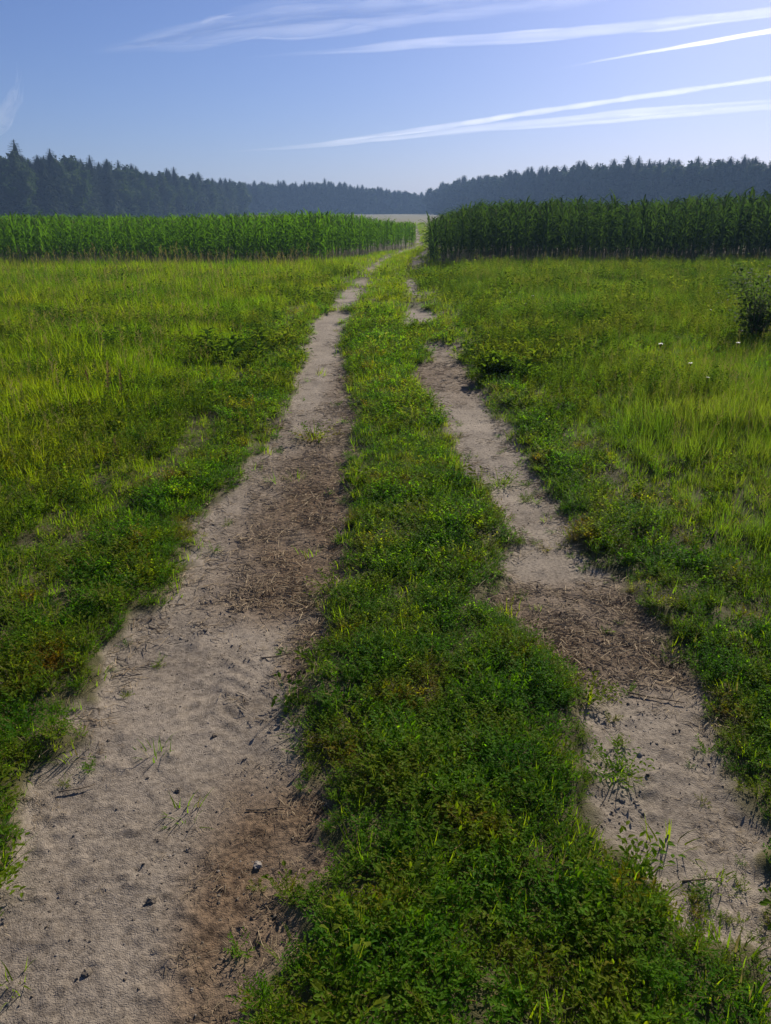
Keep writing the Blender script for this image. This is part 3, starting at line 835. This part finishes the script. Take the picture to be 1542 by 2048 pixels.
def build_woods():
    pts, _ = along(LEFT_SKY, 3.3)
    for i, (x, y, t) in enumerate(pts):
        x += random.uniform(-1.5, 1.5); k = random.choice('sssbb')
        h = (t - float(terrain(x, y))) * random.choice((.88, .93, .96, 1.0, 1.03)) * (.99 if k == 'b' else .96)
        tree(k, x, y, h, 'spruce in the outer row of the wood behind the lower maize field' if k == 's' else 'leafy round topped tree in the outer row of the wood behind the lower maize field',
             'spruces on the edge of the wood behind the lower maize' if k == 's' else 'leafy trees on the edge of the wood behind the lower maize', i)
    for (x, y, z, h, lab) in ((-85.6, 196, 0, 18.6, 'tall spruce whose thin tip stands highest over the wood behind the lower maize'),
                              (-71, 282, 0, 18.0, 'spruce with a sharp lone tip midway along the wood behind the lower maize')):
        tree('s', x, y, h - float(terrain(x, y)) + .5, lab, None, 2)
    pts, _ = along(MID_SKY, 3.6)
    for i, (x, y, t) in enumerate(pts):
        k = random.choice('sssbb'); h = (t - float(terrain(x, y))) * random.choice((.91, .94, .97, 1.0, 1.02))
        tree(k, x, y, h, 'spruce on the edge of the distant wood where the track disappears' if k == 's' else 'rounded leafy tree on the edge of the distant wood where the track disappears',
             'spruces of the distant wood' if k == 's' else 'leafy trees of the distant wood', i)
    tree('s', -34, 468, 23.8 - float(terrain(-34, 468)), 'spruce with the one tip rising above the even top of the distant wood', None, 2)
    pts, _ = along(RIGHT_SKY, 3.6)
    for i, (x, y, t) in enumerate(pts):
        k = random.choice('sssbb') if x < 78 else random.choice('bbbs')
        h = (t - float(terrain(x, y))) * random.choice((.91, .94, .97, 1.0, 1.02))
        tree(k, x, y, h, 'spruce on the edge of the hazy wood behind the taller maize field' if k == 's' else 'broad leafy tree on the edge of the hazy wood behind the taller maize field',
             'spruces on the edge of the wood behind the taller maize' if k == 's' else 'leafy trees on the edge of the wood behind the taller maize', i)
    tree('b', 25.3, 466, 15.5, 'small round tree standing alone at the near tip of the hazy wood', None, 1)
    # the depth of the woods behind their edges
    P, Q, S, I = [], [], [], []
    for poly, nx, ny, rows, low in ((LEFT_SKY, -1, .25, 9, .9), (MID_SKY, .15, 1, 8, .92), (RIGHT_SKY, .8, .6, 9, .93)):
        L = math.hypot(nx, ny); nx, ny = nx / L, ny / L
        for rw in range(1, rows + 1):
            a, _ = along(poly, 4.2)
            x = a[:, 0] + nx * rw * 4.2 + rng.uniform(-1.2, 1.2, len(a)); y = a[:, 1] + ny * rw * 4.2 + rng.uniform(-1.2, 1.2, len(a))
            h = (a[:, 2] - terrain(x, y)) * rng.uniform(low - .1, low + .09, len(a))
            P.append(np.stack([x, y, terrain(x, y) - .2], -1)); Q.append(np.stack([0 * x, 0 * x, rng.uniform(0, 6.28, len(x))], -1))
            S.append(np.stack([h / 18 * 1.1, h / 18 * 1.1, h / 18], -1))
            I.append(np.where(rng.random(len(x)) < .72, rng.integers(4, 9, len(x)), rng.integers(0, 4, len(x))))
    scatter('woodland', np.concatenate(P), np.concatenate(Q), np.concatenate(S), np.concatenate(I), tree_src, 'mass of spruces and leafy trees filling the woods behind their outer rows', 'woodland')
    # brush closing the foot of each wood
    P, Q, S, I = [], [], [], []
    for poly in (LEFT_SKY, MID_SKY, RIGHT_SKY):
        a, _ = along(poly, 1.6)
        x = a[:, 0] + rng.uniform(-2, 2, len(a)); y = a[:, 1] + rng.uniform(-2, 2, len(a))
        h = rng.uniform(2.5, 6, len(a))
        P.append(np.stack([x, y, terrain(x, y) - .6], -1)); Q.append(np.stack([0 * x, 0 * x, rng.uniform(0, 6.28, len(x))], -1))
        S.append(np.stack([h / 18 * 1.7, h / 18 * 1.7, h / 18], -1)); I.append(rng.integers(0, 4, len(x)))
    scatter('undergrowth', np.concatenate(P), np.concatenate(Q), np.concatenate(S), np.concatenate(I), tree_src[5:9], 'dark brush and saplings closing the foot of the woods', 'undergrowth')
build_woods()

# ------------------------------------------------------------------ single plants and small things on the track
def G(x, y, dz=0): return (x, y, float(ground_z(x, y)) + dz)

def build_bush():
    r = random.Random(5)
    for (bx, by, hh, ww, lab) in ((4.95, 10.5, .95, .75, 'dark scruffy bush rising over the meadow in front of the taller maize'),
                                  (1.25, 8.6, .24, .34, 'dark leafy weed bush leaning over the edge of the narrower rut')):
        e = ob('bush', None, loc=G(bx, by)); s, c = MB(), MB()
        for k in range(22):
            a = r.uniform(0, 6.283); t = Vector((math.cos(a) * ww * r.uniform(.1, .8), math.sin(a) * ww * r.uniform(.1, .8), hh * r.uniform(.5, 1.05)))
            m_ = Vector((t.x * .35, t.y * .35, t.z * .5)); s.tube([(0, 0, -.03), m_, t], [.007, .005, .002], 4)
            for j in range(95):
                u = r.uniform(.15, 1.0); q = (m_ * 2 * u if u < .5 else m_ + (t - m_) * (u - .5) * 2)
                q = q + Vector((r.gauss(0, .10), r.gauss(0, .10), r.gauss(0, .07))) * (ww / .7)
                if q.z < .01: q.z = .02
                L = r.uniform(.04, .085)
                c.leaf(q, Vector((r.gauss(0, 1), r.gauss(0, 1), r.uniform(-.3, .9))), (0, 0, 1), L, L * .5, .3)
        ob('stems', s.mesh('bush_stems', [M['twig']]), e); ob('foliage', c.mesh('bush_foliage', [M['bush' if hh > .5 else 'weed']]), e)
        tag(e, lab, 'bush')
build_bush()

def dock_leaf(k):
    b = MB(); r = random.Random(900 + k)
    n = 6; L = .20; base = len(b.v); ang = 0.; p = Vector((0, 0, 0)); w0 = .065
    for q in range(n + 1):
        u = q / n; w = w0 * (math.sin(math.pi * min(1, u * .93 + .05)) ** .7) + .002; wv = .006 * math.sin(u * 17 + k)
        b.v += [tuple(p + Vector((0, -w * .5, w * .18 + wv))), tuple(p), tuple(p + Vector((0, w * .5, w * .18 - wv)))]
        p = p + Vector((math.cos(ang), 0, -math.sin(ang))) * L / n; ang += .16
    for q in range(n):
        i = base + 3 * q; b.f += [(i, i + 3, i + 4, i + 1), (i + 1, i + 4, i + 5, i + 2)]; b.m += [0, 0]
    return b.mesh('dock_leaf', [M['weed']], True)
DL = [dock_leaf(k) for k in range(3)]
DS = None
def build_docks():
    st = MB(); st.tube([(0, 0, -.02), (.01, 0, .08), (0, .01, .17)], [.005, .004, .002], 5); sm = st.mesh('dock_stem', [M['weed']])
    spots = [(-1.9, 9.6, 1.6), (-2.15, 9.9, 1.7), (-1.65, 10.2, 1.6), (-1.55, 9.5, 1.3), (-2.4, 10.6, 1.5), (-1.35, 10.6, 1.3), (-.52, 10.9, .8), (-.42, 11.4, .8),
             (1.55, 8.4, 1.0), (1.75, 9.2, 1.1), (1.3, 9.4, 1.0), (2.3, 7.6, .9), (-3.3, 7.9, .9), (-1.7, 7.3, .8), (-2.2, 6.2, .8)]
    for i, (x, y, s) in enumerate(spots):
        e = ob('dock_plant', None, loc=G(x, y), scl=s, rot=(0, 0, random.uniform(0, 6.28)))
        ob('stem', sm, e)
        for j in range(13):
            az = j * 2.4 + random.uniform(-.3, .3); t = j / 12
            ob('leaf', DL[j % 3], e, loc=(0, 0, .015 + .15 * t), rot=(random.uniform(-.3, .3), -random.uniform(.35, .9), az), scl=random.uniform(.65, 1.1) * (1 - .35 * t))
        if i < 6: lab, gr = 'dark broad leaved dock plant in the clump left of the wider rut', 'dock clump left of the wider rut'
        elif i < 8: lab, gr = 'small dock plant on the middle strip at the edge of the wider rut', 'dock plants on the middle strip'
        elif i < 12: lab, gr = 'broad leaved dock plant in the grass just right of the narrower rut', 'dock plants right of the narrower rut'
        else:
            lab, gr = ('lone broad leaved dock among the grass beyond the dried seed stalk', 'lone dock near the verge of the wider rut', 'lone dock in the meadow beside the dried seed stalks')[i - 12], None
        tag(e, lab, 'dock plant', gr)
build_docks()

def build_dry_docks():
    b = MB(); b.tube([(0, 0, -.02), (.01, .005, .2), (.02, 0, .42)], [.004, .003, .0015], 5); sm = b.mesh('dry_stem', [M['dock_dry']])
    h = MB(); r = random.Random(31)
    for j in range(150):
        z = r.uniform(.17, .43); a = r.uniform(0, 6.283); w = .032 * (1 - (z - .17) / .32)
        h.dleaf((.015 + math.cos(a) * w * r.random(), math.sin(a) * w * r.random(), z), (math.cos(a), math.sin(a), .8), (0, 0, 1), .014, .012)
    hm = h.mesh('seed_head', [M['dock_dry']])
    for i, (x, y, s, lab) in enumerate(((-2.62, 7.15, 1.0, 'tallest of the dried rust brown dock stalks in the meadow'), (-2.50, 7.2, .8, 'shorter dried rust brown dock stalk beside the tallest one'),
                                        (-2.78, 7.35, .75, 'dried brown dock stalk standing a little behind the tallest one'), (-1.95, 5.35, .5, 'short rusty dock stalk low in the grass nearer the rut'))):
        e = ob('dried_dock', None, loc=G(x, y), scl=s, rot=(random.gauss(0, .12), random.gauss(0, .12), random.uniform(0, 6.28)))
        ob('stem', sm, e); ob('seed_head', hm, e); tag(e, lab, 'dried plant')
build_dry_docks()

def build_flowers():
    s = MB(); s.tube([(0, 0, -.02), (.008, 0, .2), (0, .006, .40)], [.0025, .002, .0016], 4)
    r = random.Random(77); f = MB()
    for j in range(18):
        a = r.uniform(0, 6.283); q = .022 * math.sqrt(r.random()); c0 = Vector((q * math.cos(a), q * math.sin(a), .40 + .010 - q * .5 + r.uniform(-.004, .004)))
        s.tube([(0, 0, .36), tuple(c0)], [.001, .0008], 3)
        for k in range(5):
            aa = k * 1.257 + a; f.dleaf(c0, (math.cos(aa), math.sin(aa), .15), (0, 0, 1), .006, .004)
    lf = MB()
    for j in range(14):
        a = r.uniform(0, 6.283); z = r.uniform(.03, .3); lf.dleaf((0, 0, z), (math.cos(a), math.sin(a), .6), (0, 0, 1), .06, .012)
    sm, fm, lm = s.mesh('yarrow_stem', [M['knot_stem']]), f.mesh('yarrow_flowers', [M['petal']]), lf.mesh('yarrow_leaves', [M['weed']])
    spots = [(2.77, 7.0), (2.8, 6.75), (2.75, 7.9), (3.55, 7.9), (4.0, 6.4), (2.2, 12.5), (2.5, 13.4), (2.3, 14.6), (4.9, 11.9), (4.3, 9.6)]
    labs = {0: 'white yarrow flower in the tall grass, upper one of the close pair', 1: 'white yarrow flower in the tall grass, lower one of the close pair', 2: 'white yarrow flower standing alone above the close pair'}
    for i, (x, y) in enumerate(spots):
        e = ob('yarrow_plant', None, loc=G(x, y), scl=random.uniform(.6, .95), rot=(random.gauss(0, .1), random.gauss(0, .1), random.uniform(0, 6.28)))
        ob('stem', sm, e); ob('flower_head', fm, e); ob('leaves', lm, e)
        tag(e, labs.get(i, 'small white yarrow scattered through the grass before the taller maize'), 'flower', None if i in labs else 'yarrows scattered before the taller maize')
build_flowers()

def build_tufts():
    for i, (x, y, s, lab) in enumerate(((.76, 2.04, .95, 'small yellowish weed tuft alone on the bare sand of the narrower rut'),
                                        (-.58, 6.15, 1.9, 'flat green tuft growing in the middle of the wider rut'),
                                        (.79, 5.02, 1.3, 'little green tuft at the inner edge of the pale narrow rut'),
                                        (.66, 1.58, 1.2, 'low weed tuft at the near end of the bare sand patch'),
                                        (.74, 2.42, 1.0, 'dark green tuft on the corner where the narrower rut widens'),
                                        (-.25, 3.36, 1.2, 'tuft reaching out from the middle strip over brown chaff'),
                                        (-1.08, 1.62, 1.1, 'green tuft at the very edge of the wide bare rut'))):
        r = random.Random(1000 + i); b = MB()
        for k in range(26):
            a = r.uniform(0, 6.283); q = .05 * math.sqrt(r.random()); b.blade((q * math.cos(a), q * math.sin(a), -.01), a, r.uniform(.05, .13), abs(r.gauss(.5, .3)), .004, .7, 3, 0)
        for k in range(14):
            az = r.uniform(0, 6.283); d = Vector((math.cos(az), math.sin(az), r.uniform(.15, .9))).normalized(); p = Vector((0, 0, 0))
            for j in range(9):
                p = p + d * .0135; a2 = az + (1 if j % 2 else -1) * r.uniform(.5, 1.3)
                b.leaf(p, (math.cos(a2), math.sin(a2), r.uniform(.1, .9)), (0, 0, 1), r.uniform(.014, .024), .009, .3, 1)
        tag(ob('weed_tuft', b.mesh('weed_tuft', [M['grass'], M['knot']]), loc=G(x, y, -.004), scl=s, rot=(0, 0, r.uniform(0, 6.28))), lab, 'weed tuft')
build_tufts()

def build_sticks():
    for i, (x, y, L, az, rr, m, lab) in enumerate((
            (.86, 1.61, .10, .06, .0032, 'twig', 'short pale brown twig lying on the bare sand near the sand patch end'),
            (-.43, 2.76, .17, .22, .003, 'twig', 'dark dry stalk lying across the wider rut below the pale sand'),
            (-.33, 2.62, .13, .1, .0028, 'twig', 'second dark dry stalk closer to the middle strip'),
            (1.02, 2.47, .20, -.25, .0035, 'twig', 'long grey dry stalk lying across the narrower rut'),
            (1.12, 2.58, .16, -.5, .003, 'straw', 'pale straw stalk slanting beside the long grey one'),
            (.84, 2.95, .13, .3, .0028, 'straw', 'pale straw stalk on the chaff of the narrower rut'),
            (-.31, 1.42, .055, 1.9, .0016, 'straw', 'short bright straw on the dark chaff next to the middle strip'),
            (-.37, 1.9, .12, .15, .0026, 'twig', 'thin dark stalk on the brown chaff of the wider rut'),
            (-.98, 1.98, .11, .35, .0024, 'twig', 'thin dark root near the outer edge of the wider rut'))):
        r = random.Random(1100 + i); b = MB(); n = 6; pts = []; p = Vector((-L / 2, 0, rr * .8))
        for k in range(n + 1):
            pts.append(p.copy()); p = p + Vector((L / n, r.gauss(0, L * .016), r.gauss(0, rr * .35)))
        b.tube(pts, [rr * (1 - .45 * k / n) * r.uniform(.88, 1.12) for k in range(n + 1)], 6)
        q = pts[3]; b.tube([q, q + Vector((L * .08, L * .06, rr * 1.2))], [rr * .5, rr * .2], 4)
        tag(ob('twig' if m == 'twig' else 'straw_stalk', b.mesh('twig', [M[m]], True), loc=G(x, y, .004), rot=(0, 0, az)), lab, 'twig' if m == 'twig' else 'straw')
    for i, (x, y, s, lab) in enumerate(((-.62, 1.54, .013, 'largest dark clod of soil in the wide bare rut'), (-.36, 1.67, .014, 'pale flat stone on the brown chaff of the wider rut'),
                                        (-.66, 1.98, .011, 'dark soil clod on the tyre marks of the wider rut'), (-.60, 2.25, .010, 'small dark clod farther up the tyre marks'), (-.72, 1.34, .012, 'flat soil clod low in the wide bare rut'))):
        me = clod_geo(1200 + i, 3, .45); me.materials.append(M['pebble' if i == 1 else 'clod'])
        tag(ob('stone' if i == 1 else 'soil_clod', me, loc=G(x, y, s * .12), scl=s, rot=(0, 0, i * 1.3)), lab, 'stone' if i == 1 else 'clod')
build_sticks()

# ------------------------------------------------------------------ contrails and cirrus, ice cloud high above
ALT = 4000.
def ice_mat(name, dens):
    """thin ice cloud: scatters sunlight mostly forward"""
    m, n, l = new_mat(name)
    out = n.new('ShaderNodeOutputMaterial'); p = n.new('ShaderNodeVolumePrincipled')
    p.inputs['Color'].default_value = (.97, .98, 1, 1); p.inputs['Density'].default_value = dens; p.inputs['Anisotropy'].default_value = .55
    l.new(p.outputs[0], out.inputs['Volume'])
    return m

def trail(name, pts, rz, flat, dens, label, cat, seed, strands=1, spread=0., rag=.35, n=150, m=14):
    """a long drifting body of ice cloud made of ragged overlapping strands"""
    r = np.random.default_rng(seed)
    a = np.array(pts, float) * .5; d = np.hypot(*np.diff(a, axis=0).T); c = np.concatenate([[0], np.cumsum(d)]); s = np.linspace(0, c[-1], n)
    P0 = np.stack([np.interp(s, c, a[:, k]) for k in (0, 1)], -1)
    for _ in range(220): P0[1:-1] = .25 * P0[:-2] + .5 * P0[1:-1] + .25 * P0[2:]
    T = np.gradient(P0, axis=0); T /= np.linalg.norm(T, axis=1)[:, None]; Nn = np.stack([-T[:, 1], T[:, 0]], -1)
    u = s / c[-1]; Rz = np.interp(u, np.linspace(0, 1, len(rz)), rz)
    V, Fc = [], []
    for q in range(strands):
        b0 = len(V)
        if strands > 1:
            lo = r.uniform(0, .40) if q else 0.; hi = r.uniform(.6, 1.0) if q else 1.02
            env = np.clip(np.minimum((u - lo) / .3, (hi - u) / .3), 0, 1) ** .8
            offx = r.normal(0, spread) * Rz + (fbm(u * 5, u * 0 + q * 9.1, 2, seed) - .5) * Rz * 2; offz = r.normal(0, spread * .45) * Rz + (fbm(u * 5, u * 0 + q * 5.3, 2, seed + 3) - .5) * Rz
            sc = r.uniform(.35, .8)
        else:
            env = np.clip(np.minimum(u / .45, (1 - u) / .02), 0, 1); offx = (fbm(u * 7, u * 0, 2, seed) - .5) * Rz * 1.5; offz = (fbm(u * 9, u * 0 + 3, 2, seed) - .5) * Rz * .5; sc = 1.
        for i in range(n):
            for j in range(m):
                th = 2 * math.pi * j / m
                k = float(fbm(u[i] * c[-1] / (Rz[i] * 9 + 400), math.cos(th) * 1.1 + 7 + q * 3.3, 3, seed + 11)) - .5
                rad = Rz[i] * sc * (.4 + .6 * env[i]) * max(.12, 1 + 2 * rag * k) + .5
                h = offx[i] + rad * flat * (env[i] ** 1.7 + .004) * math.cos(th)
                V.append((P0[i, 0] + Nn[i, 0] * h, P0[i, 1] + Nn[i, 1] * h, ALT + offz[i] + rad * math.sin(th)))
        for i in range(n - 1):
            for j in range(m):
                Fc.append((b0 + i * m + j, b0 + i * m + (j + 1) % m, b0 + (i + 1) * m + (j + 1) % m, b0 + (i + 1) * m + j))
        Fc.append(tuple(b0 + j for j in range(m))[::-1]); Fc.append(tuple(b0 + (n - 1) * m + j for j in range(m)))
    return tag(ob(name, mesh_from(name, V, Fc, [ice_mat(name, dens)], True)), label, cat)

def build_sky_trails():
    trail('contrail', [(8000, 51700), (13470, 44973), (17451, 40313), (23500, 33500)], [14, 34, 48, 55, 60], 2.0, .0020, 'thin bright fresh contrail, sharpest line in the sky', 'contrail', 1, rag=.2)
    trail('contrail', [(-8600, 47000), (-200, 43600), (9710, 40313), (15781, 36746), (24000, 31000)], [60, 130, 140, 130, 150], 2.4, .00045, 'broad soft contrail above the thin bright one', 'contrail', 2, 6, .5, .7)
    trail('contrail', [(-12537, 100893), (4184, 80461), (15619, 62999), (23146, 52478), (33000, 40000)], [80, 130, 100, 70, 60], 2.2, .00045, 'faint upper one of two long contrails that meet low over the woods', 'contrail', 3, rag=.6)
    trail('contrail', [(-23000, 108000), (-7472, 96979), (3930, 84962), (23919, 65664), (40000, 56000)], [90, 160, 170, 180, 180], 2.2, .00032, 'brighter lower one of two long contrails that meet low over the woods', 'contrail', 4, 5, .4, .6)
    trail('cirrus_cloud', [(-15500, 44500), (-5797, 38000), (594, 36000), (6326, 34701), (13000, 31500)], [150, 260, 220, 170, 110], 3.4, .00013, 'broad ragged cirrus streak along the top of the sky', 'cloud', 5, 14, .7, 1.2)
    trail('cirrus_cloud', [(-52000, 104000), (-38500, 84000), (-26060, 61749), (-19800, 47500)], [700, 700, 420, 150], 1.2, .000045, 'upright whitish cirrus wisp over the taller end of the wood', 'cloud', 6, 5, .35, .35)
build_sky_trails()

# ------------------------------------------------------------------ morning haze: one closed box of air round everything but the sky
def build_haze():
    x, y0, y1, z0, z1 = 2100, -80, 2050, -3.0, 32.0
    v = [(-x, y0, z0), (x, y0, z0), (x, y1, z0), (-x, y1, z0), (-x, y0, z1), (x, y0, z1), (x, y1, z1), (-x, y1, z1)]
    f = [(0, 3, 2, 1), (4, 5, 6, 7), (0, 1, 5, 4), (1, 2, 6, 5), (2, 3, 7, 6), (3, 0, 4, 7)]
    m, n, l = new_mat('hazy_air')
    out = n.new('ShaderNodeOutputMaterial'); p = n.new('ShaderNodeVolumePrincipled')
    p.inputs['Color'].default_value = (.40, .62, 1.0, 1); p.inputs['Density'].default_value = .0006; p.inputs['Anisotropy'].default_value = .1
    l.new(p.outputs[0], out.inputs['Volume'])
    tag(ob('haze', mesh_from('haze', v, f, [m])), 'thin bluish morning haze veiling the woods', 'haze', kind='stuff')
build_haze()
